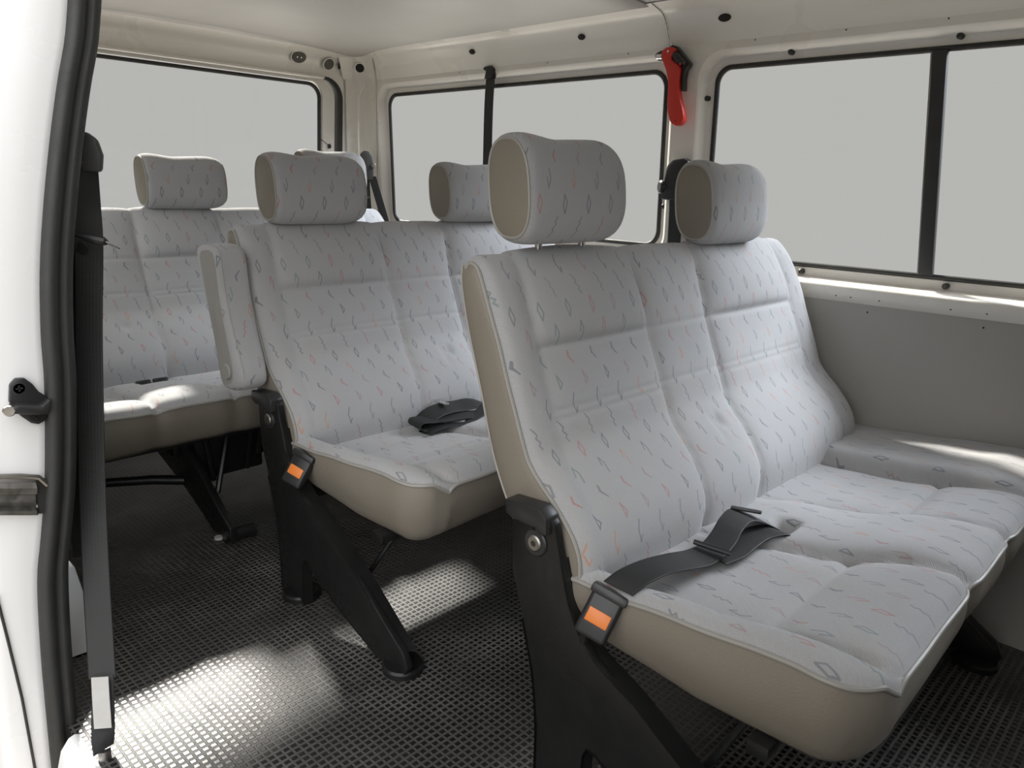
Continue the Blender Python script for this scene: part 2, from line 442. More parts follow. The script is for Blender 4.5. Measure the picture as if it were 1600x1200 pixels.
def glazed(idx, a0, a1, b0, b1, r, fn, div=None, lean=0):
    """rubber-rimmed pane; fn(a,b,depth) with depth growing outwards"""
    p = struct(skin('window_%d' % idx, rrect(a0, a1, b0, b1, r), [], lambda a, b, d: fn(a, b, .034 + d), .004, GLS))
    out = rrect(a0 - .003, a1 + .003, b0 - .003, b1 + .003, r + .003); inn = rrect(a0 + .009, a1 - .009, b0 + .009, b1 - .009, r - .006)
    mid = rrect(a0 + .003, a1 - .003, b0 + .003, b1 - .003, r)
    loft('rubber_seal', [[fn(a, b, .036) for a, b in out], [fn(a, b, .028) for a, b in out], [fn(a, b, .024) for a, b in mid], [fn(a, b, .027) for a, b in inn], [fn(a, b, .034) for a, b in inn]], RUB, p)
    if div is not None:
        prism('divider', [(div - .018 + lean, b1 - .006), (div + .012 + lean, b1 - .006), (div + .012 - lean, b0 + .006), (div - .018 - lean, b0 + .006)], lambda a, b, t: fn(a, b, t), .018, .034, RUB, p, .002)
        tube('divider_edge', [fn(div + .014 - lean, b0 + .01, .026), fn(div + .014 + lean, b1 - .01, .026)], .0025, GUN, p, n=6)
    return p
w1 = glazed(1, *WIN[0], far, -.163, .020); w2 = glazed(2, *WIN[1], far)
for y, z in ((.184, 1.226), (-.182, 1.226), (-.55, 1.226), (.403, 1.132), (.403, .85), (-.232, .708), (.1, .708), (.518, 1.12), (.518, .85)):
    disc('rubber_clip', (GX(z) - .007, y, z), (-1, .15, 0), .0068, .013, RUB, wl, n=14, bev=.003)
for y, z in ((.05, 1.262), (.27, 1.262), (-.16, 1.262), (.65, 1.262), (.95, 1.262), (1.35, 1.262)):
    disc('screw_hole', (GX(z) - .0345, y, z - .004), (-1, 0, 0), .002, .001, HOLE, wl, n=8, bev=.0004)
for y, sx, r in ((1.258, 1.5, .0085), (.797, 1.5, .0085), (.343, 1.8, .0095)):
    z = 1.312 if r < .02 else 1.308
    disc('header_hole', (1.1350, y, z), (-.82, 0, -.57), r, .0034, HOLE, wl, n=24, bev=.0005, sx=sx)

# rear wall with the tailgate window
RY = 1.955
rear = lambda a, b, d: V((a, RY - .03 + d + .06 * (1.24 - b), b))
RW = (-.20, .992, .76, 1.238, .05)
rh = rrect(RW[0] - .014, RW[1] + .046, RW[2] - .02, RW[3] + .020, .065)
tg = rrect(RW[0] - .10, RW[1] + .012 + .034, .02, RW[3] + .022, .07)
wr = struct(skin('wall_rear', [(-.44, 0), (1.20, 0), (1.20, 1.30), (-.44, 1.30)], [rrect(-.235, 1.075, .30, 1.262, .075)], rear, .004, WHT))
# tailgate frame, standing just outside the opening with a dark rubber gap round it
tgf = struct(skin('door_1', rrect(-.215, 1.050, .31, 1.256, .065), [rrect(RW[0] - .006, RW[1] + .006, RW[2] - .006, RW[3] + .006, .052)], lambda a, b, d: rear(a, b, d + .012), .02, WHT))
loft('door_seal', [[rear(a, b, -.003) for a, b in rrect(-.238, 1.078, .298, 1.264, .078)], [rear(a, b, .002) for a, b in rrect(-.225, 1.066, .306, 1.258, .07)], [rear(a, b, .03) for a, b in rrect(-.222, 1.062, .306, 1.258, .07)]], RUB, tgf)
w3 = glazed(3, *RW, lambda a, b, d: rear(a, b, d - .008))
disc('tailgate_plug', rear(1.026, 1.015, .011), (0, -1, 0), .009, .006, RUB, tgf, sx=.8, n=16)
tube('heater_wire', [rear(1.026, 1.015, .004), rear(.985, 1.035, -.004), rear(.975, 1.04, .0)], .0014, HOLE, tgf, n=5)
rear_prof = smooth_path([(RY - .03 + .06 * (1.24 - 1.285), 1.262), (RY - .035, 1.30), (RY - .055, 1.325), (RY - .10, 1.348)], 5)
grid('header_panel', [[V((x, y, z)) for y, z in rear_prof] for x in (-.44, 1.16)], WHT, wr)
ledge = [(RY - .030, 1.266), (RY - .044, 1.262), (RY - .048, 1.257), (RY - .03, 1.253)]
grid('ledge', [[V((x, y, z)) for y, z in ledge] for x in (-.30, .99)], WHT, wr)
for x, r, sx, z in ((.880, .0205, 1.35, 1.316), (1.005, .0195, 1.0, 1.307)):
    disc('header_hole', (x, RY - .050, z), (0, -.86, -.5), r, .006, simple('hole_grey', (.10, .095, .085), .7), wr, n=24, bev=.0006, sx=sx)
    nn = V((0, -.86, -.5)).normalized(); uu = V((1, 0, 0)); vv = nn.cross(uu)
    tube('hole_rim', [V((x, RY - .053, z - .001)) + uu * (r * sx + .003) * cos(t) + vv * (r + .003) * sin(t) for t in [2 * pi * k / 24 for k in range(24)]], .0022, WHT, wr, n=6, closed=True)
for dx in (-.008, .008): disc('bolt', (.880 + dx, RY - .055, 1.314), (0, -.9, -.4), .003, .003, CHR, wr, n=10)
disc('header_slot', (1.052, RY - .052, 1.308), (0, -.9, -.4), .015, .002, HOLE, wr, n=20, bev=.0006, sx=.45)
# rounded rear left corner post
cp = []
for z in (.0, .4, .70, .9, 1.10, 1.20, 1.262, 1.31, 1.345):
    x1 = GX(z) - .037 if z > .65 else 1.172
    yb = RY - .03 + .06 * (1.24 - z)
    if z > 1.27: x1 -= (z - 1.262) * .6; yb -= (z - 1.262) * .5
    cx, cy, r = x1 - .07, yb - .07, .07
    row = [V((x1, cy - .03, z))] + [V((cx + r * cos(t) ** .8 if cos(t) > 0 else cx, cy + r * sin(t) ** .8 if sin(t) > 0 else cy, z)) for t in [radians(90 * k / 8) for k in range(9)]] + [V((cx - .01, yb, z))]
    cp.append(row)
cpo = grid('trim_1', cp, WHT); struct(cpo)
tube('post_crease', [(1.128, RY - .098, 1.245), (1.118, RY - .075, 1.20), (1.118, RY - .07, 1.05), (1.125, RY - .062, .9)], .003, WHT, cpo, n=6)
nn = V((-.55, -.72, -.45)).normalized(); uu = nn.cross(V((0, 0, 1))).normalized(); vv = nn.cross(uu); hc = V((1.119, 1.868, 1.305))
disc('header_hole', hc, nn, .0165, .004, HOLE, cpo, n=24, bev=.0005)
tube('hole_rim', [hc + nn * .003 + uu * .0185 * cos(t) + vv * .0185 * sin(t) for t in [2 * pi * k / 24 for k in range(24)]], .0025, WHT, cpo, n=6, closed=True)
# near side wall behind the door opening
near_x = lambda z: interp([(-.1, -.435), (.1, -.43), (.3, -.42), (.45, -.392), (.6, -.39), (.7, -.378), (.82, -.345), (.97, -.30), (1.13, -.25), (1.30, -.20)], z)
nw = lambda a, b, d: V((near_x(b) - .012 - d, a, b))
def hole_panel(name, y0, y1, h, mat):
    zs = [0, .15, .3, .45, .6]
    o = skin(name, [(y0, .6), (y1, .6), (y1, 1.30), (y0, 1.30)], [h], lambda a, b, d: V((-.38 + .25 * (b - .6) - d, a, b)), .004, mat)
    return o
wri = struct(hole_panel('wall_right', .60, 2.02, rrect(.78, 1.84, .76, 1.17, .05), WHT))
grid('lower_board', [[V((near_x(z) - .002 if z < .6 else -.38, y, z)) for z in (0, .15, .3, .45, .6)] for y in (.60, 2.02)], LIN, wri)
w4 = glazed(4, .78, 1.84, .76, 1.17, .05, lambda a, b, d: V((-.38 + .25 * (b - .6) + .03 - d, a, b)))
grid('header_panel', [[V((x, y, z)) for x, z in ((-.21, 1.29), (-.19, 1.32), (-.15, 1.345), (-.08, 1.356))] for y in (.56, 2.0)], WHT, wri)
# cab ahead of the camera: side panel behind the front door, dashboard wall and windscreen
struct(skin('wall_right', [(-1.55, 0), (-.72, 0), (-.72, 1.30), (-1.55, 1.30)], [], lambda a, b, d: V((near_x(b) - d, a, b)), .02, LIN))
wf = struct(skin('wall_front', [(-.46, 0), (1.22, 0), (1.22, 1.36), (-.46, 1.36)], [rrect(-.12, 1.08, .84, 1.24, .08)], lambda a, b, d: V((a, -1.55 - d, b)), .03, LIN))
w5 = glazed(5, -.12, 1.08, .84, 1.24, .08, lambda a, b, d: V((a, -1.54 - d, b)))
# roof boards
def roof(name, y0, y1, dz=0):
    rows = []
    for i in range(13):
        y = y0 + (y1 - y0) * i / 12
        row = []
        for k in range(17):
            x = -.12 + (1.155 - -.12) * k / 16
            t = (x - .5) / .62
            row.append(V((x, y, 1.358 + .016 * (1 - t * t) - dz - .018 * max(0, (y - 1.6) / .4) ** 2)))
        rows.append(row)
    o = grid(name, rows, CEI); m = o.modifiers.new('t', 'SOLIDIFY'); m.thickness = .006; m.offset = 1
    return struct(o)
roof('ceiling', .53, 1.95, .012)
roof('ceiling', -1.56, .545, .006)
struct(box('trim_2', (-.215, -.48, 1.265), (.07, 2.12, .19), OUTW, bev=.02))
struct(box('trim_5', (-.14, .20, 1.350), (.12, 3.5, .05), OUTW, bev=.015))          # roof rail over the door opening
# loose dirt mark on the ceiling board
# sill of the door
sillp = [(-.444, -.14), (-.440, -.05), (-.431, -.016), (-.418, .001), (-.409, .004), (-.402, .000)]
struct(grid('trim_3', [[V((x, y, z)) for x, z in sillp] for y in (-.72, .515)], OUTW))

# ================================================================== REAR DOOR PILLAR (body side at the end of the sliding door opening)
SY = .55
def on_y(u, v, Y):
    d = fw + rt * ((u - 800) / F) - up * ((v - 600) / F); t = (Y - CAM.y) / d.y; return CAM + d * t
seal_c = [(138, -30), (132, 60), (120, 130), (108, 220), (98, 320), (92, 420), (93, 520), (98, 600), (98, 740), (92, 830), (86, 900), (90, 1000), (98, 1100), (110, 1230)]
sp = [on_y(u, v, SY) for u, v in seal_c]
sp = [V(p) for p in resample(smooth_path(sp, 6), 70)[0]]
pl = struct(bpy.data.objects.new('door_2', None)); C.objects.link(pl)
# painted jamb, facing the opening
jr = []
for p in sp:
    o = V((-1, .02, 0))
    jr.append([p + V((.008, .045, 0)), p + V((-.006, .030, 0)), p + V((-.016, .012, 0)), p + V((-.024, .002, 0)), p + V((-.034, .0, 0)), p + o * .07 + V((0, .003, 0)), p + o * .10 + V((0, .010, 0)), V((-.50 + .085 * sst(.65, 1.05, p.z) + .05 * sst(1.0, 1.2, p.z), SY + .02, p.z)), V((-.50 + .085 * sst(.65, 1.05, p.z) + .05 * sst(1.0, 1.2, p.z), SY + .10, p.z))])
grid('painted_jamb', jr, OUTW, pl)
# double lipped rubber seal
sr = []
prof = [(-.026, .006), (-.0245, -.008), (-.015, -.014), (-.006, -.011), (-.001, -.003), (.004, .001), (.010, -.003), (.017, .002), (.024, .012), (.026, .030), (.020, .05), (-.02, .03)]
prof = resample(smooth_path(prof, 4), 30)[0]
for p in sp: sr.append([p + V((a * .95, b, 0)) for a, b in prof])
grid('door_seal', sr, RUB, pl, closed_v=True)
tr = []
for p in sp: tr.append([p + V((a, b, 0)) for a, b in ((.018, .02), (.028, .035), (.034, .06), (.030, .13), (.0, .16))])
grid('inner_trim', tr, TRIMG, pl)
tube('panel_gap', [jp0 + V((0, -.001, 0)) for jp0 in (on_y(-6, 930, SY + .004), on_y(12, 1000, SY + .002), on_y(34, 1090, SY), on_y(58, 1220, SY))], .0022, RUB, pl, n=6)
# striker bolted to the jamb
def jp(u, v, dy=-.004): return on_y(u, v, SY) + V((0, dy, 0))
st = empty('door_striker', 'black bolted door striker bracket with round steel pin on the white door jamb', 'latch', jp(45, 628))
def loc(parent, p): return V(p) - parent.location
outl_px = [(13, 600), (22, 590), (36, 589), (48, 598), (58, 610), (71, 618), (72, 645), (68, 655), (58, 661), (46, 659), (30, 648), (16, 636), (12, 625)]
pts = [loc(st, jp(u, v, 0)) for u, v in outl_px]
prism('back_plate', [(p.x, p.z) for p in pts], lambda a, b, t: V((a, t, b)), -.006, .004, BPL, st, .002)
for (u, v) in ((27, 605), (53, 648)):
    c = loc(st, jp(u, v, -.006)); s = disc('screw', c, (0, -1, 0), .0095, .004, BPL, st, n=20, bev=.002)
    for a in (0, 1): box('cross_slot', c + V((0, -.0042, 0)), (.009, .001, .002) if a else (.002, .001, .009), HOLE, s, bev=0)
arm = [loc(st, jp(u, v, 0)) for u, v in ((70, 618), (56, 628), (22, 626), (10, 630), (10, 640), (50, 642), (70, 640))]
prism('striker_arm', [(p.x, p.z) for p in arm], lambda a, b, t: V((a, t, b)), -.026, -.006, BPL, st, .003)
disc('steel_pin', loc(st, jp(10, 635, -.018)), (-.3, -.95, 0), .0085, .012, CHR, st, n=20, bev=.0015)
# guide rail end
gr = empty('door_guide_rail', 'dark grooved metal rail end let into the white body below the striker', 'rail', jp(30, 775))
rail_prof = [(748, .004), (752, -.008), (759, -.014), (768, -.014), (772, -.006), (782, -.008), (790, -.002), (795, -.012), (801, -.012), (806, .002)]
rows = []
for u in (-60, 54, 62): rows.append([loc(gr, jp(u, v, d if u < 60 else .004)) for v, d in rail_prof])
grid('rail_channel', rows, GUN, gr, smooth=False)
box('rail_pocket', loc(gr, jp(66, 775, .012)), (.016, .03, .055), HOLE, gr, bev=.002)
tube('rail_lip', [loc(gr, jp(u, v, -.006)) for u, v in ((-60, 744), (30, 742), (58, 744), (72, 756))], .004, GUN, gr)

# ================================================================== SEATS
FRONT = [(-.120, .300), (-.123, .345), (-.121, .385), (-.104, .42), (-.068, .458), (-.037, .484), (-.014, .508), (.000, .538), (.017, .579), (.036, .624), (.053, .669), (.072, .710), (.090, .746), (.105, .774), (.117, .787), (.132, .791), (.145, .788), (.152, .776)]
REAR = [(.152, .776), (.150, .755), (.142, .725), (.122, .660), (.098, .590), (.066, .490), (.020, .405), (-.03, .340), (-.06, .300)]
def backrest(root, X0, X1, seams, holes_z=(.655, .562), ntop=170, res=.0075, name='backrest'):
    """seams: list of (x_mid, x_bottom, x_top, weight); padding between them"""
    F_, LF = resample(smooth_path(FRONT, 6), ntop)
    nx = int((X1 - X0) / res) + 1
    # normals in the yz plane, pointing outwards
    N = []
    for i in range(len(F_)):
        a = F_[max(i - 1, 0)]; b = F_[min(i + 1, len(F_) - 1)]; t = V((b[0] - a[0], b[1] - a[1])).normalized(); N.append(V((-t.y, t.x)))
    er = .020
    X1b = X1 - .028
    def sx(s, z): return interp([(.30, s[1]), (.42, s[1] + (s[0] - s[1]) * .35), (.52, s[0]), (.66, s[0]), (.80, s[2])], z)
    def taper(x, z):   # the top outer corners round inwards a little
        k = sst(.66, .80, z) ** 2 * .022
        if x > (X0 + X1) / 2: return x - k * sst(X1 - .15, X1, x) - .028 * (1 - sst(.34, .56, z)) * sst(X1 - .25, X1, x)
        return x + .3 * k * (1 - sst(X0, X0 + .12, x))
    zh, zs = holes_z
    rows = []; uvr = []; edge0 = []; edge1 = []
    for i in range(nx):
        x = X0 + (X1 - X0) * i / (nx - 1); d = min(x - X0, X1 - x)
        inset = er - sqrt(max(0, er * er - max(0, er - d) ** 2)) if d < er else 0
        inset *= .55
        row = []; uv = []
        for j, (y, z) in enumerate(F_):
            s = LF * j / (len(F_) - 1)
            front = 1 - sst(.745, .80, z)
            xs = [sx(q, z) for q in seams]
            outer = (xs[0], xs[-1])
            ds = min([abs(x - q) + (.016 if q in outer else 0) for q in xs] + [max(0, x - X0) + .004, max(0, X1 - x) + .004])
            # which panel: insert or centre/bolster
            k = sum(1 for q in xs if x > q); insert = (k % 2 == 1)
            pil = 1 - exp(-ds / .024)
            disp = .008 * pil * front
            if insert:
                above = z > zh
                if above: disp += .015 * (1 - exp(-ds / .03)) * (1 - exp(-(z - zh) / .014)) * (1 - .5 * sst(.70, .79, z))
                else: disp += .004 * pil * (1 - exp(-(zh - z) / .02)) * sst(.33, .45, z)
                disp -= .004 * exp(-((z - zh) / .006) ** 2) * pil
                disp -= .0018 * (exp(-((z - zs) / .0035) ** 2) + exp(-((z - zs + .012) / .0035) ** 2))
            else:
                if 0 < k < len(xs):
                    disp += .003 * pil
                    disp -= .0022 * (exp(-((z - zh) / .0045) ** 2) + .8 * exp(-((z - zs) / .004) ** 2))
                else: disp += .003 * pil * front
            for q in xs: disp -= (.0015 if q in outer else .0040) * exp(-((x - q) / .0042) ** 2) * (front * .8 + .2)
            disp += .0020 * sin(x * 23 + z * 9) * sin(z * 21 - x * 7) * pil
            # pulled dimple in the middle panel
            if len(seams) >= 4:
                cxm = (seams[1][0] + seams[2][0]) / 2 + .0
                disp -= .009 * exp(-(((x - cxm - .01) / .010) ** 2 + ((z - .475) / .010) ** 2)) + .004 * exp(-(((x - cxm + .012) / .006) ** 2 + ((z - .48 - (x - cxm) * .8) / .018) ** 2))
            off = disp - inset
            row.append(V((taper(x, z), y + N[j].x * off, z + N[j].y * off))); uv.append((x, s))
        rows.append(row); uvr.append(uv)
    edge0 = rows[0]; edge1 = rows[-1]
    b = grid(name, rows, FAB, root, uvr)
    # rear shell
    R_, LR = resample(smooth_path(REAR, 4), 30)
    rr = []
    nb = 24
    for i in range(nb + 1):
        x = X0 + (X1 - X0) * i / nb
        r = [V((taper(x, z), y, z)) for y, z in R_]
        r[0] = V(rows[min(nx - 1, round(i / nb * (nx - 1)))][-1])
        rr.append(r)
    grid('rear_cover', rr, VINR, b)
    # side panels and piping
    for e, xx, sgn in ((edge0, X0, -1), (edge1, X1, 1)):
        base_ = [V(p) for p in e]; back = [V((taper(xx, z), y, z)) for y, z in R_][::-1]
        n = 26
        A, _ = resample([tuple(p) for p in base_], 60); B, _ = resample([tuple(p) for p in back], 60)
        rws = []
        for k in range(11):
            t = k / 10; bul = .007 * (4 * t * (1 - t)) ** .6
            rws.append([V(a).lerp(V(c), t) + V((sgn * bul * sst(0, .12, q / 59) * sst(0, .06, 1 - q / 59), 0, 0)) for q, (a, c) in enumerate(zip(A, B))])
        grid('side_panel', rws, VIN, b)
        tube('piping', [V(p) + V((sgn * .001, 0, 0)) for p in A], .0034, PIPE, b, n=8)
        tube('piping', [V(p) for p in B], .0022, PIPE, b, n=6)
    # flat underside
    return b, rows

def headrest(root, xc, yc, z0, wd=.240, h=.160, rnd=.24, name='headrest', posts=False):
    """oval section pad with flat piped ends"""
    zc = z0 + h / 2
    ns = 48; nx = 40
    sec = []
    for k in range(ns):
        t = 2 * pi * k / ns
        c, s = cos(t), sin(t)
        y = (abs(c) ** (2 / 2.5)) * (1 if c > 0 else -1) * .046; z = (abs(s) ** (2 / 2.7)) * (1 if s > 0 else -1) * h / 2
        y += .10 * z - .0        # leans back with the seat
        if c < 0: y *= 1.08
        sec.append((y, z))
    per = [0]
    for a, b2 in zip(sec, sec[1:] + sec[:1]): per.append(per[-1] + sqrt((a[0] - b2[0]) ** 2 + (a[1] - b2[1]) ** 2))
    rows = []; uv = []
    for i in range(nx + 1):
        t = i / nx; x = -wd / 2 + wd * t; d = min(x + wd / 2, wd / 2 - x)
        r1, r2, q1, q2 = (.020, .034, .12, .13) if x < 0 else (.05, .06, rnd * .9, rnd)
        e = 1 - q1 * (1 - sqrt(max(0, 1 - max(0, 1 - d / r1) ** 2)))
        ez = 1 - q2 * (1 - sqrt(max(0, 1 - max(0, 1 - d / r2) ** 2)))
        row = []; u = []
        for k, (y, z) in enumerate(sec):
            wv = -.0045 * sin(pi * t) ** 2 * (1 if z > 0 else .2) - .003 * exp(-((t - .38) / .14) ** 2) * (1 if z > 0 else 0)
            row.append(V((xc + x, yc + y * e, zc + z * ez + wv * abs(z) / (h / 2)))); u.append((xc + x + .013, per[k]))
        row.append(row[0].copy()); u.append((xc + x + .013, per[ns]))
        rows.append(row); uv.append(u)
    o = grid(name, rows, FAB, root, uv)
    for e, sgn in ((rows[0], -1), (rows[-1], 1)):
        c = sum((p for p in e[:-1]), V((0, 0, 0))) / ns; rws = []
        for q in range(7):
            k = 1 - q / 6
            rws.append([c + (p - c) * k + V((sgn * .006 * (1 - k * k), 0, 0)) for p in e])
        grid('side_panel', rws, VIN, o)
        tube('piping', e[:-1], .0022, PIPE, o, n=6, closed=True)
    for dx in (-.045, .065):
        tube('post', [(xc + dx, yc + .005, z0 + .02), (xc + dx, yc + .008, .770)], .0062, CHR, o, n=12)
    return o

def cushion(root, X0, X1, seams, yb=-.085, yf=-.522, slots=(), name='seat_cushion', res=.0085, cr=.072):
    nx = int((X1 - X0) / res) + 1; ny = int((yb - yf) / .0075) + 1
    def base(y): return interp([(-.53, .372), (-.50, .377), (-.46, .376), (-.40, .366), (-.33, .350), (-.25, .340), (-.15, .334), (-.08, .330)], y)
    def side(y): return interp([(-.53, .384), (-.47, .384), (-.40, .376), (-.30, .366), (-.20, .356), (-.08, .350)], y)
    mids = [s for s in seams]
    def zf(x, y, dedge):
        xs = [s[0] + (s[1] - s[0]) * sst(-.15, -.50, y) if False else s[0] + (s[1] - s[0]) * min(1, max(0, (-.15 - y) / .35)) for s in seams]
        k = sum(1 for q in xs if x > q); insert = (k % 2 == 1)
        z = base(y)
        ds = min([abs(x - q) for q in xs])
        pil = 1 - exp(-ds / .016)
        if k == 0 or k == len(xs):
            z = z + (side(y) + .004 - z) * sst(0, .03, ds)
            z += (.014 * pil - .010 * exp(-ds / .009)) * (1 - .75 * sst(-.42, -.50, y))
        elif insert:
            z += .006 * pil
            z -= .007 * exp(-((y + .365) / .012) ** 2) + .002 * exp(-((y + .365) / .004) ** 2)
            z += .004 * sst(-.38, -.43, y)
        else:
            z += .021 * pil * (1 - .45 * sst(-.40, -.52, y)) * sst(-.10, -.20, y)
        for q in xs: z -= .0045 * exp(-((x - q) / .0045) ** 2)
        z -= .0016 * exp(-((y + .235) / .003) ** 2) * (1 if insert else 0) 
        z += .0018 * sin(x * 31 + y * 17) * sin(y * 29 - x * 9)
        z -= .015 * exp(-dedge / .009)
        for sx_, sy_ in slots: z -= .03 * exp(-(((x - sx_) / .028) ** 4 + ((y - sy_) / .018) ** 4))
        return z
    rows = []; uvr = []
    for j in range(ny):
        y = yf + (yb - yf) * (j / (ny - 1)) ** 1.0
        q = max(0, cr - (y - yf)); xin = cr - sqrt(max(0, cr * cr - q * q))
        xa = X0 + xin; xb = X1 - xin * .5
        row = []; uv = []
        for i in range(nx):
            t = i / (nx - 1); x = xa + (xb - xa) * t
            de = min(x - xa, xb - x, y - yf) if q <= 0 else min(cr - sqrt((max(0, X0 + cr - x)) ** 2 + q * q) if x < X0 + cr else 9, xb - x, y - yf)
            de = max(0, de)
            yy = y
            if y < yf + .04:   # front edge scallops at the seams
                for s in seams[1:-1]: yy += .008 * exp(-((x - s[1]) / .022) ** 2) * (1 - (y - yf) / .04)
            row.append(V((x, yy, zf(x, yy, de)))); uv.append((x + .02, -y))
        rows.append(row); uvr.append(uv)
    c = grid(name, rows, FAB, root, uvr)
    # perimeter: near side from the back, round the front, far side
    per = [rows[j][0] for j in range(ny - 1, 0, -1)] + rows[0] + [rows[j][-1] for j in range(1, ny)]
    per = [V(p) for p in resample([tuple(p) for p in per], 260)[0]]
    tube('piping', [p + V((0, 0, -.001)) for p in per], .0036, PIPE, c, n=8)
    cx, cy = (X0 + X1) / 2, -.25
    rws = []
    for q in range(9):
        t = q / 8; r = []
        for p in per:
            kf_ = sst(-.36, -.52, p.y)
            zb = kf_ * interp([(X0, .254), (X0 + .08, .262), (X0 + .4, .268), (X1, .266)], p.x) + (1 - kf_) * interp([(-.45, .250), (-.3, .244), (-.16, .262), (-.08, .285)], p.y)
            # outward direction
            dx = -1 if p.x < X0 + cr * .5 else (1 if p.x > X1 - .02 else 0); dy = -1 if p.y < yf + cr * .6 else 0
            f = min(1, max(0, (X0 + cr - p.x) / cr)); g_ = min(1, max(0, (yf + cr - p.y) / cr))
            o = V((-f if dx <= 0 else 1, -g_, 0)); 
            if o.length > 0: o.normalize()
            bul = .006 * sin(pi * min(1, t * 1.2)) - .020 * t * t
            if t > .97: bul -= .012
            wr_ = .0025 * sin(p.x * 14 + p.y * 19 + t * 3) * t
            r.append(V((p.x, p.y, p.z + (zb - p.z) * t)) + o * (bul + wr_))
        rws.append(r)
    rws.append([V((cx + (p.x - cx) * .93, p.y + (cy - p.y) * .1, p.z + .004)) for p in rws[-1]])
    grid('skirt', rws, VIN, c)
    # black pan underneath
    box('seat_pan', ((X0 + X1) / 2, -.27, .262), ((X1 - X0) - .07, .40, .018), BLK, root, bev=.004)
    return c, rows

LEG = [(.000, .438), (-.004, .335), (-.030, .262), (-.054, .180), (-.066, .095), (-.068, .004), (-.152, .004), (-.156, .095), (-.163, .112), (-.178, .112), (-.215, .092), (-.30, .052), (-.425, .006), (-.505, .006), (-.515, .028), (-.500, .055), (-.358, .151), (-.235, .226), (-.166, .258), (-.132, .292), (-.112, .330), (-.088, .412), (-.082, .436), (-.068, .448), (-.020, .450), (-.006, .446)]
def leg_plate(root, x, sgn=1):
    """pressed steel side frame; sgn 1 = near side (outer face towards -x)"""
    o = prism('side_leg', LEG, YZ, x, x + .016 * sgn, BLK, root, .003, 2)
    # folded flanges along the front and rear edges
    fr = [(-.095, .385), (-.112, .330), (-.132, .292), (-.166, .258), (-.235, .226), (-.358, .151), (-.500, .050)]
    bk = [(-.030, .262), (-.054, .180), (-.066, .095), (-.068, .006)]
    lo = [(-.156, .004), (-.157, .095), (-.170, .110), (-.215, .090), (-.30, .050), (-.42, .008)]
    for path, w in ((fr, .034), (bk, .034), (lo, .022)):
        P = smooth_path(path, 4)
        grid('flange', [[V((x + sgn * t, y + o_, z)) for y, z in P] for t, o_ in ((.0, 0), (w, 0), (w, .004 if path is not lo else -.004), (0, .004 if path is not lo else -.004))], BLK, o, smooth=False)
    fx = [x - sgn * .004]
    disc('foot', (x + sgn * .022, -.112, 0), (0, 0, 1), .042, .014, BLK, o, n=24, bev=.004, sx=1)
    disc('foot', (x + sgn * .022, -.475, 0), (0, 0, 1), .040, .014, BLK, o, n=24, bev=.004)
    s = disc('pivot_cap', (x, -.050, .398), (-sgn, 0, 0), .021, .004, BPL, o, n=28, bev=.002)
    s2 = disc('pivot_bolt', (x - sgn * .002, -.050, .398), (-sgn, 0, 0), .0125, .005, GUN, o, n=20, bev=.002)
    disc('bolt_socket', (x - sgn * .0068, -.050, .398), (-sgn, 0, 0), .005, .0006, HOLE, o, n=6, bev=.0002)
    prism('hinge_cover', [(.006, .452), (-.060, .458), (-.076, .446), (-.078, .420), (-.058, .418), (-.056, .425), (-.010, .425), (.004, .43)], YZ, x - sgn * .012, x + sgn * .018, BPL, o, .004, 2)
    for i in range(14):
        random.seed(i * 7 + 3); y = -.02 - .1 * random.random(); z = .12 + .22 * random.random()
    return o

def bench(name, label, X0, X1, bx, cxs, heads, cus_x, slots=(), group=None, loc=(0, 0, 0), legs=True, raise_=(0,), hh=.158, rnd=.24, wd=.240):
    root = empty(name, label, 'seat', loc, group)
    b, brow = backrest(root, X0, X1, bx)
    for i, hx in enumerate(heads):
        dz = raise_[i % len(raise_)]
        headrest(root, hx, .118, .792 + dz, h=hh, rnd=rnd, wd=wd)
    c, crow = cushion(root, cus_x[0], cus_x[1], cxs, slots=slots)
    if legs:
        leg_plate(root, .070, 1)
        leg_plate(root, .955, -1)
        box('cross_tube', (.52, -.10, .235), (.86, .03, .03), BLK, root, bev=.003)
        box('cross_tube', (.52, -.40, .245), (.86, .03, .02), BLK, root, bev=.003)
        tube('brace_rod', [(.13, -.30, .10), (.20, -.36, .245)], .006, BLK, root, n=8)
    return root, brow, crow

S2 = [(.160, .125, .175), (.460, .415, .470), (.660, .615, .690), (1.030, 1.035, 1.03)]
CS2 = [(.148, .165), (.400, .470), (.625, .690), (.900, .890)]
front, fb, fc = bench('bench_seat', 'front two-seat bench nearest the camera, grey patterned fabric with beige vinyl sides, raised near headrest', .095, 1.122, S2, CS2, (.286, .818), (.090, 1.168), slots=((.485, -.235),), raise_=(.015, -.002), hh=.168, rnd=.40, wd=.252)
D = .767
mid, mb, mc = bench('bench_seat', 'middle two-seat bench with folded-up armrest on its aisle side, grey patterned fabric', .095, 1.122, S2, CS2, (.296, .800), (.090, 1.168), loc=(0, D, 0), raise_=(0, 0))
S3 = [(-.27, -.30, -.26), (-.045, -.06, -.03), (.150, .135, .16), (.40, .39, .41), (.60, .59, .62), (.96, .965, .96)]
CS3 = [(-.29, -.28), (-.06, -.05), (.13, .14), (.40, .41), (.61, .62), (.95, .95)]
rear_b, rb, rc = bench('bench_seat', 'full-width rear bench below the tailgate window, sunlit cushion front edge', -.345, 1.06, S3, CS3, (.318, .840), (-.345, 1.12), loc=(0, 2 * D, 0), legs=False, slots=((.06, -.21),), raise_=(0, .040))

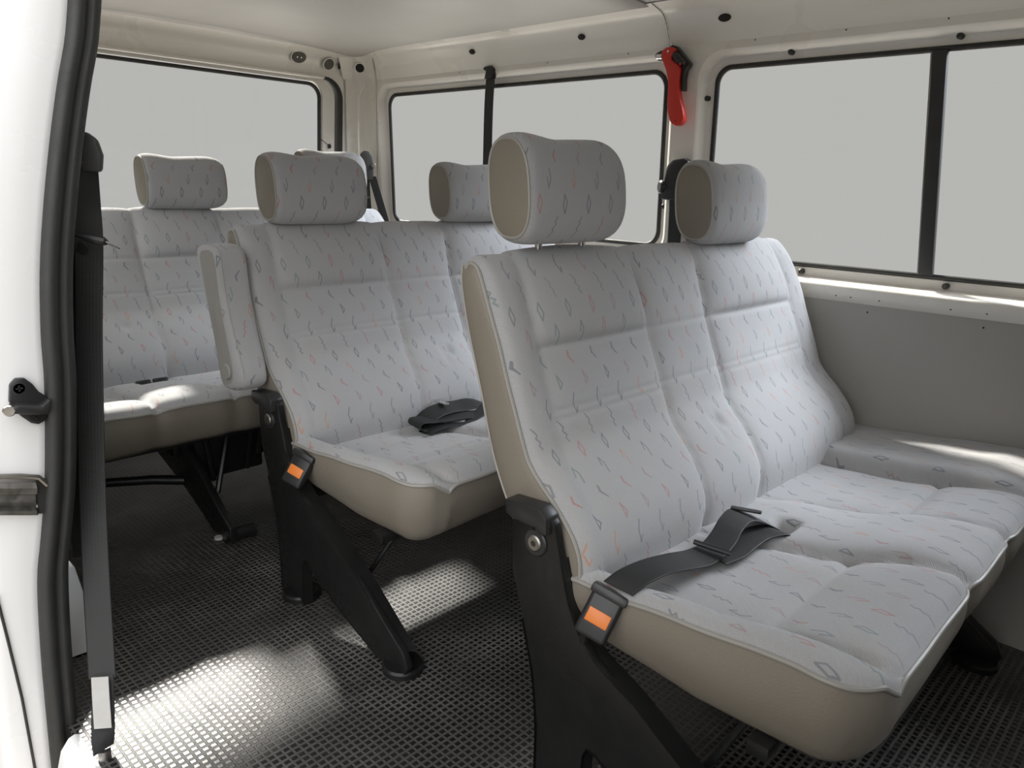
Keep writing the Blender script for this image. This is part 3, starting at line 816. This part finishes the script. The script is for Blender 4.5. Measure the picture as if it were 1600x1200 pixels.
# cab seats, just ahead of the camera's view
def cab_seat(name, label, X0, X1, y):
    r = empty(name, label, 'seat', (0, y, 0))
    m = (X0 + X1) / 2
    backrest(r, X0, X1, [(X0 + .09, X0 + .07, X0 + .10), (X1 - .09, X1 - .07, X1 - .10)], res=.02, ntop=60)
    headrest(r, m, .118, .792)
    cushion(r, X0, X1, [(X0 + .07, X0 + .09), (X1 - .07, X1 - .09)], res=.02)
    box('seat_base', (m, -.25, .125), (X1 - X0 - .06, .36, .25), BLK, r, bev=.01)
cab_seat('cab_seat', 'driver seat of grey patterned fabric ahead of the front bench by the far wall', .56, 1.02, -.93)
cab_seat('cab_seat', 'passenger seat of grey patterned fabric ahead of the bench, on the door side', -.28, .30, -.93)

# armrest folded up beside the middle bench
ao = [(.150, .735), (.138, .750), (.085, .756), (.055, .750), (.043, .733), (.030, .66), (.004, .58), (-.025, .515), (-.032, .485), (-.022, .466), (.005, .455), (.035, .452), (.055, .466), (.085, .56), (.120, .65)]
arm_o = [(a, b) for a, b in resample(smooth_path(ao + [ao[0]], 4), 60)[0][:-1]]
def armfn(x, s):
    cy = sum(a for a, b in arm_o) / len(arm_o); cz = sum(b for a, b in arm_o) / len(arm_o)
    return [V((x, cy + (a - cy) * (1 - s * 1.3), cz + (b - cz) * (1 - s * .30))) for a, b in arm_o]
ax0, ax1 = .018, .084
secs = [(ax0, .26), (ax0 + .0015, .16), (ax0 + .005, .08), (ax0 + .011, .02), (ax0 + .019, 0), (ax1 - .014, 0), (ax1 - .005, .03), (ax1, .12)]
rows = [armfn(x, s) for x, s in secs]
def clos(r): return r + [r[0].copy()]
L_ = [0]
for a, b in zip(arm_o, arm_o[1:] + arm_o[:1]): L_.append(L_[-1] + sqrt((a[0] - b[0]) ** 2 + (a[1] - b[1]) ** 2))
ar = grid('armrest', [clos(r) for r in rows], FAB, mid, [[(x, l) for l in L_] for x, s in secs])
for r, sg in ((rows[0], -1), (rows[-1], 1)):
    c = sum(r, V((0, 0, 0))) / len(r)
    grid('side_face', [clos([c + (p - c) * k + V((sg * .002 * (1 - k), 0, 0)) for p in r]) for k in (1, .6, .2, .01)], ARMV, ar)
disc('pivot_button', (ax0 - .001, .022, .496), (-1, 0, 0), .017, .004, ARMV, ar, n=24, bev=.002)
box('armrest_bracket', (.078, .045, .50), (.03, .03, .04), BLK, ar, bev=.003)
tube('seam', [p + V((0, 0, 0)) for p in rows[3][:30]], .0012, PIPE, ar, n=5)

# rear bench underframe
uf = [(.07, -.10)]
def rb_part(n_, f): return f
prism('side_leg', [(-.10, .25), (-.20, .25), (-.235, .17), (-.40, .05), (-.50, .012), (-.545, .012), (-.545, .03), (-.50, .045), (-.36, .14), (-.30, .25), (-.02, .25), (-.02, 0.02), (-.10, .02)][::1] if False else
      [(-.36, .255), (-.30, .255), (-.34, .17), (-.50, .05), (-.535, .045), (-.545, .012), (-.46, .012), (-.30, .10), (-.14, .22), (-.10, .255), (-.04, .255), (-.02, .19), (-.33, .015), (-.40, .0), (-.56, .0), (-.575, .04), (-.52, .075)][0:0] or
      [(-.04, .26), (-.30, .26), (-.345, .185), (-.50, .075), (-.555, .045), (-.56, .008), (-.46, .008), (-.30, .075), (-.06, .15)], YZ, .085, .105, BLK, rear_b, .003)
prism('side_leg', [(-.04, .26), (-.30, .26), (-.345, .185), (-.50, .075), (-.555, .045), (-.56, .008), (-.46, .008), (-.30, .075), (-.06, .15)], YZ, .93, .95, BLK, rear_b, .003)
tube('foot_roller', [(.08, -.535, .020), (.155, -.545, .020)], .017, BLK, rear_b, n=16)
disc('foot_glide', (.078, -.505, .002), (0, 0, 1), .011, .006, PAPER, rear_b, n=16)
tube('stay_bar', [(-.40, -.10, .13), (-.20, -.17, .118), (.02, -.25, .10), (.11, -.30, .09)], .013, BLK, rear_b, n=10)
tube('stay_bar', [(.15, -.30, .09), (.45, -.20, .12), (.9, -.12, .14)], .012, BLK, rear_b, n=10)
bm = bmesh.new()
box_into(bm, (.52, -.18, .205), (.90, .20, .10), None, .01)
box_into(bm, (.20, -.26, .17), (.20, .14, .15), None, .008)
bmobj('underframe', bm, BLK, rear_b)
for a, b_ in (((.13, -.34, .24), (.14, -.36, .10)), ((.20, -.34, .24), (.13, -.40, .08)), ((.27, -.34, .24), (.25, -.33, .10)), ((.30, -.335, .24), (.28, -.34, .14))):
    tube('frame_rod', [a, b_], .008, BLK, rear_b, n=8)

# ------------------------------------------------------------------ buckles and lap belts
def buckle(root, c, R, tongue=False):
    o = box('buckle', c, (.047, .070, .022), BPL, root, R=R, bev=.006, seg=3)
    n_ = R @ V((0, 0, 1)); l_ = R @ V((0, 1, 0))
    box('release_button', V(c) + n_ * .0105 + l_ * -.004, (.033, .020, .004), ORG, o, R=R, bev=.0015)
    box('slot_rim', V(c) + l_ * .031 + n_ * .003, (.053, .013, .025), BPL, o, R=R, bev=.003)
    return o
def frame(lng, nrm):
    l_ = V(lng).normalized(); n_ = V(nrm); n_ = (n_ - l_ * n_.dot(l_)).normalized(); x_ = l_.cross(n_)
    return Matrix((x_, l_, n_)).transposed()
bl = empty('lap_belt', 'black lap belt with orange-button buckle lying across the cushion of the nearest bench', 'seat belt', (.08, -.17, .33), 'lap belts')
o0 = bl.location.copy()
Rb = frame((.42, -.12, .78), (-.80, -.42, .40))
buckle(bl, V((.072, -.170, .334)) - o0, Rb)
tube('buckle_stalk', [V((.062, -.155, .31)) - o0, V((.088, -.13, .25)) - o0], .007, BPL, bl)
pth = [(.090, -.183, .372), (.115, -.190, .383), (.160, -.196, .384), (.215, -.200, .374), (.265, -.204, .364), (.310, -.203, .362), (.345, -.200, .368), (.385, -.192, .378), (.425, -.190, .380), (.465, -.210, .362), (.487, -.225, .342)]
ribbon('webbing', [V(p) - o0 for p in pth], [(-.1, 1, .1)] * 3 + [(0, 1, .15)] * 2 + [(.05, 1, 0)] * 2 + [(.15, 1, .1)] * 3 + [(.3, 1, 0)], .046, WEB, bl, n=8)
pth = [(.292, -.214, .357), (.335, -.222, .357), (.38, -.220, .358), (.42, -.222, .360), (.455, -.238, .360), (.487, -.240, .335)]
ribbon('webbing', [V(p) - o0 for p in pth], [(.1, 1, 0)] * 6, .046, WEB, bl, n=8)
ad = V((.298, -.206, .367)) - o0
bm = bmesh.new(); tube_into(bm, [ad + V((-.004, .028, .004)), ad + V((.006, -.030, .002))], .0042, 8); bmobj('adjuster_bar', bm, BPL, bl)
ad = V((.440, -.188, .384)) - o0
box('guide_plate', ad, (.050, .014, .005), BPL, bl, R=frame((.9, .35, -.2), (0, 0, 1)), bev=.002)

b2 = empty('belt_buckle', 'black buckle with orange button standing beside the middle bench cushion', 'seat belt', (.07, D - .16, .33))
buckle(b2, (-.002, -.005, -.012), Rb); tube('buckle_stalk', [(-.004, 0, -.03), (.018, .02, -.08)], .007, BPL, b2)
b3 = empty('lap_belt', 'folded black lap belt lying on the middle bench cushion', 'seat belt', (.45, D - .2, .36), 'lap belts')
o0 = b3.location.copy()
def q(p): return V((p[0], p[1] + D, p[2])) - o0
ribbon('webbing', [q(p) for p in ((.36, -.185, .352), (.40, -.180, .372), (.45, -.175, .378), (.50, -.172, .374), (.55, -.178, .372), (.60, -.20, .35))], [(0, 1, .35)] * 6, .046, WEB, b3, n=8)
ribbon('webbing', [q(p) for p in ((.42, -.20, .356), (.365, -.198, .354), (.345, -.196, .360), (.355, -.190, .370), (.40, -.195, .366), (.46, -.205, .364), (.52, -.215, .360), (.565, -.225, .352))], [(0, 1, .1)] * 8, .046, WEB, b3, n=8)
ribbon('webbing', [q(p) for p in ((.35, -.222, .351), (.40, -.225, .356), (.46, -.232, .356), (.51, -.225, .362), (.57, -.205, .376))], [(0, 1, -.1)] * 5, .040, WEB, b3, n=8)
box('adjuster', q((.455, -.158, .388)), (.012, .046, .005), CHR, b3, bev=.0015)
b4 = empty('belt_buckle', 'pair of orange-button buckles tucked in the rear bench cushion slot', 'seat belt', (.06, 2 * D - .21, .335))
for dx in (-.022, .022):
    o = box('buckle', (dx, 0, .004), (.038, .05, .02), BPL, b4, bev=.004, R=frame((0, .3, 1), (0, -1, .3)))
    box('release_button', (dx, -.012, .010), (.026, .004, .016), ORG, o, bev=.001)

# ------------------------------------------------------------------ shoulder belts
def pillar_belt():
    root = empty('shoulder_belt', 'long black shoulder belt hanging beside the door pillar from its plastic guide', 'seat belt', on_y(140, 240, .66))
    o0 = root.location.copy()
    P_ = lambda u, v, y: on_y(u, v, y) - o0
    pts = [P_(135, 262, .66), P_(137, 330, .66), P_(139, 400, .65), P_(139, 520, .64), P_(141, 640, .62), P_(144, 760, .60), P_(149, 880, .56), P_(155, 980, .525), P_(160, 1060, .495)]
    wd = [(1, -.75, 0)] * 9
    ribbon('webbing', pts, [(1, .4, 0), (1, .1, 0), (1, -.5, 0)] + [(1, -.75, 0)] * 6, .042, WEB, root, n=6)
    pts = [P_(128, 262, .70), P_(128, 400, .70), P_(127, 600, .70), P_(128, 800, .69), P_(132, 870, .68)]
    ribbon('webbing', pts, [(1, -.75, 0)] * 5, .040, WEB, root, n=6)
    pts = [P_(160, 1055, .496), P_(161, 1100, .47), P_(161, 1140, .45), P_(162, 1172, .434)]
    ribbon('webbing', pts, [(1, -.75, 0), (1, -.75, 0), (1, -.3, 0), (1, .3, 0)], .034, WEB, root, n=6)
    # guide
    g0 = P_(134, 246, .662)
    prism('belt_guide', [(-.026, -.022), (-.028, .012), (-.016, .034), (.004, .040), (.020, .028), (.026, .004), (.022, -.022)], lambda a, b, t: g0 + V((a * .8 - t * .6, -a * .6 - t * .8, b)), -.009, .009, TRIMG, root, .005)
    disc('guide_bolt', P_(118, 250, .655), (-.6, -.8, 0), .010, .006, CHR, root, n=16)
    # care label sewn to the webbing
    lp = [P_(156, 1058, .488), P_(158, 1095, .464), P_(161, 1138, .444)]
    ribbon('care_label', lp, [(1, -.75, 0)] * 3, .026, PAPER, root, thick=.0012, n=6)
    # floor anchor
    a0 = P_(150, 1195, .47)
    tube('floor_anchor', [P_(163, 1172, .434), P_(164, 1196, .43)], .010, GUN, root, n=10)
    # latch tongue sticking out
    t0, t1, t2 = P_(118, 367, .62), P_(162, 377, .60), P_(184, 388, .60)
    tube('tongue_grip', [t0, t0.lerp(t1, .5), t1, t1.lerp(t2, .25)], [.005, .007, .007, .004], BPL, root, n=8)
    dr = (t2 - t1).normalized()
    box('tongue', t1.lerp(t2, .5), ((t2 - t1).length, .022, .0022), CHR, root, R=Matrix((dr, V((0, 0, 1)).cross(dr).normalized(), dr.cross(V((0, 0, 1)).cross(dr).normalized()))).transposed(), bev=.0006)
    disc('belt_button', P_(129, 388, .652), (-.6, -.8, 0), .009, .003, BPL, root, n=16)
pillar_belt()

# belt hanging across the second side window
sb = empty('shoulder_belt', 'black shoulder belt hanging from the header across the far side window behind the middle bench', 'seat belt', (1.165, 1.20, 1.245))
prism('belt_guide', [(-.020, -.018), (-.024, .010), (-.010, .022), (.022, .020), (.026, .012), (.012, .006), (.020, -.018)], YZ, -.012, .006, BPL, sb, .003)
ribbon('webbing', [(-.004, -.005, -.005), (-.02, -.015, -.10), (-.045, -.04, -.30), (-.065, -.06, -.48), (-.08, -.09, -.65)], [(.1, 1, 0)] * 5, .045, WEB, sb)
# rear corner belt with retractor cover
cb = empty('shoulder_belt', 'black shoulder belt with grey guide on the rear corner post', 'seat belt', (1.095, 1.80, .968))
gw = V((.81, -.58, 0))
prism('belt_guide', [(-.020, -.075), (-.027, -.02), (-.024, .022), (-.010, .034), (.010, .032), (.022, .012), (.027, -.03), (.024, -.075)], lambda a, b, t: V((a * .81 + t * .58, -a * .58 + t * .81, b)), -.010, .012, TRIMG, cb, .005)
disc('guide_bolt', (.016, -.022, -.02), (-.58, -.81, 0), .008, .010, GUN, cb, n=16)
ribbon('webbing', [(-.010, .0, -.06), (-.006, .0, -.14), (.004, .0, -.26)], [gw] * 3, .036, WEB, cb)
ribbon('webbing', [(.012, -.018, -.06), (.030, -.032, -.14), (.052, -.055, -.25), (.06, -.08, -.34)], [gw] * 4, .030, WEB, cb)
box('tongue', (-.012, -.012, -.135), (.045, .02, .003), CHR, cb, R=frame((.8, -.5, .2), (0, -.3, 1)), bev=.0008)
# belt guide on the post between the side windows, behind the far headrest
gb = empty('shoulder_belt', 'black belt guide on the post between the side windows behind the far front headrest', 'seat belt', (1.165, .46, .955))
prism('belt_guide', [(.035, -.085), (.028, -.03), (.022, .005), (.004, .022), (-.030, .024), (-.045, .016), (-.04, -.09)], YZ, -.022, .004, BPL, gb, .006)
disc('guide_bolt', (-.012, .034, -.052), (-.8, .6, 0), .018, .012, BPL, gb, n=20, bev=.004)
ribbon('webbing', [(-.012, -.01, -.06), (-.02, -.02, -.18), (-.03, -.03, -.34)], [(.1, 1, 0)] * 3, .045, WEB, gb)

# ------------------------------------------------------------------ emergency hammer
hm = empty('safety_hammer', 'red emergency window hammer with belt cutter clipped to the cream post', 'tool', (1.150, .480, 1.165))
o0 = hm.location
def hp_(u, v):
    d = fw + rt * ((u - 800) / F) - up * ((v - 600) / F); t = (1.150 - CAM.x) / d.x; p = CAM + d * t - o0; return (p.y, p.z)
px = lambda L: [hp_(1000 + a / 7.058, 50 + b / 7.058) for a, b in L]
handle = px([(330, 195), (370, 180), (420, 185), (445, 215), (415, 260), (400, 310), (440, 350), (480, 375), (492, 420), (482, 480), (474, 560), (478, 660), (495, 760), (522, 860), (533, 940), (525, 1000), (490, 1035), (450, 1042), (410, 1025), (378, 975), (360, 880), (357, 780), (362, 680), (365, 580), (352, 480), (325, 390), (298, 320), (290, 260), (305, 220)])
handle = resample(smooth_path(handle + [handle[0]], 3), 70)[0][:-1]
prism('handle', handle, YZ, -.026, -.006, RED, hm, .003, 3)
brk = px([(330, 190), (385, 150), (430, 165), (475, 220), (530, 290), (572, 345), (570, 375), (530, 430), (512, 520), (508, 655), (480, 658), (478, 520), (480, 400), (440, 350), (412, 280), (380, 240)])
prism('wall_bracket', brk, YZ, -.014, .006, BPL, hm, .0025)
brk = px([(415, 275), (440, 235), (475, 245), (560, 350), (535, 378), (490, 370), (455, 345)])
prism('bracket_clip', brk, YZ, -.031, -.010, BPL, hm, .003)
rim = px([(205, 280), (225, 240), (275, 215), (310, 212), (300, 330), (245, 330), (220, 305)])
prism('head_guard', rim, YZ, -.020, .004, BPL, hm, .003)
a = px([(240, 285), (300, 285)]); tube('steel_head', [(-.022, a[0][0], a[0][1]), (-.022, a[1][0], a[1][1])], .0065, CHR, hm, n=14)
a = px([(368, 230)])[0]; disc('rivet', (-.026, a[0], a[1]), (-1, 0, 0), .0032, .002, CHR, hm, n=14)
a = px([(450, 990)])[0]; disc('hang_hole', (-.0258, a[0], a[1]), (-1, 0, 0), .0022, .0005, HOLE, hm, n=12, bev=.0002)
a = px([(515, 370)])[0]; disc('red_catch', (-.031, a[0], a[1]), (-1, 0, 0), .003, .002, RED, hm, n=12)

# ------------------------------------------------------------------ wheel arch box behind the pillar
wa = []
for y, s in ((.74, .0), (.745, .8), (.77, 1), (1.1, 1.05), (1.3, .95), (1.34, .0)):
    wa.append([V((-.43, y, .21 * max(.02, s) + .0)), V((-.335, y, .21 * max(.02, s))), V((-.315, y, .17 * max(.02, s))), V((-.30, y, .08 * max(.02, s))), V((-.295, y, 0))])
wao = grid('trim_4', wa, OUTW); struct(wao)
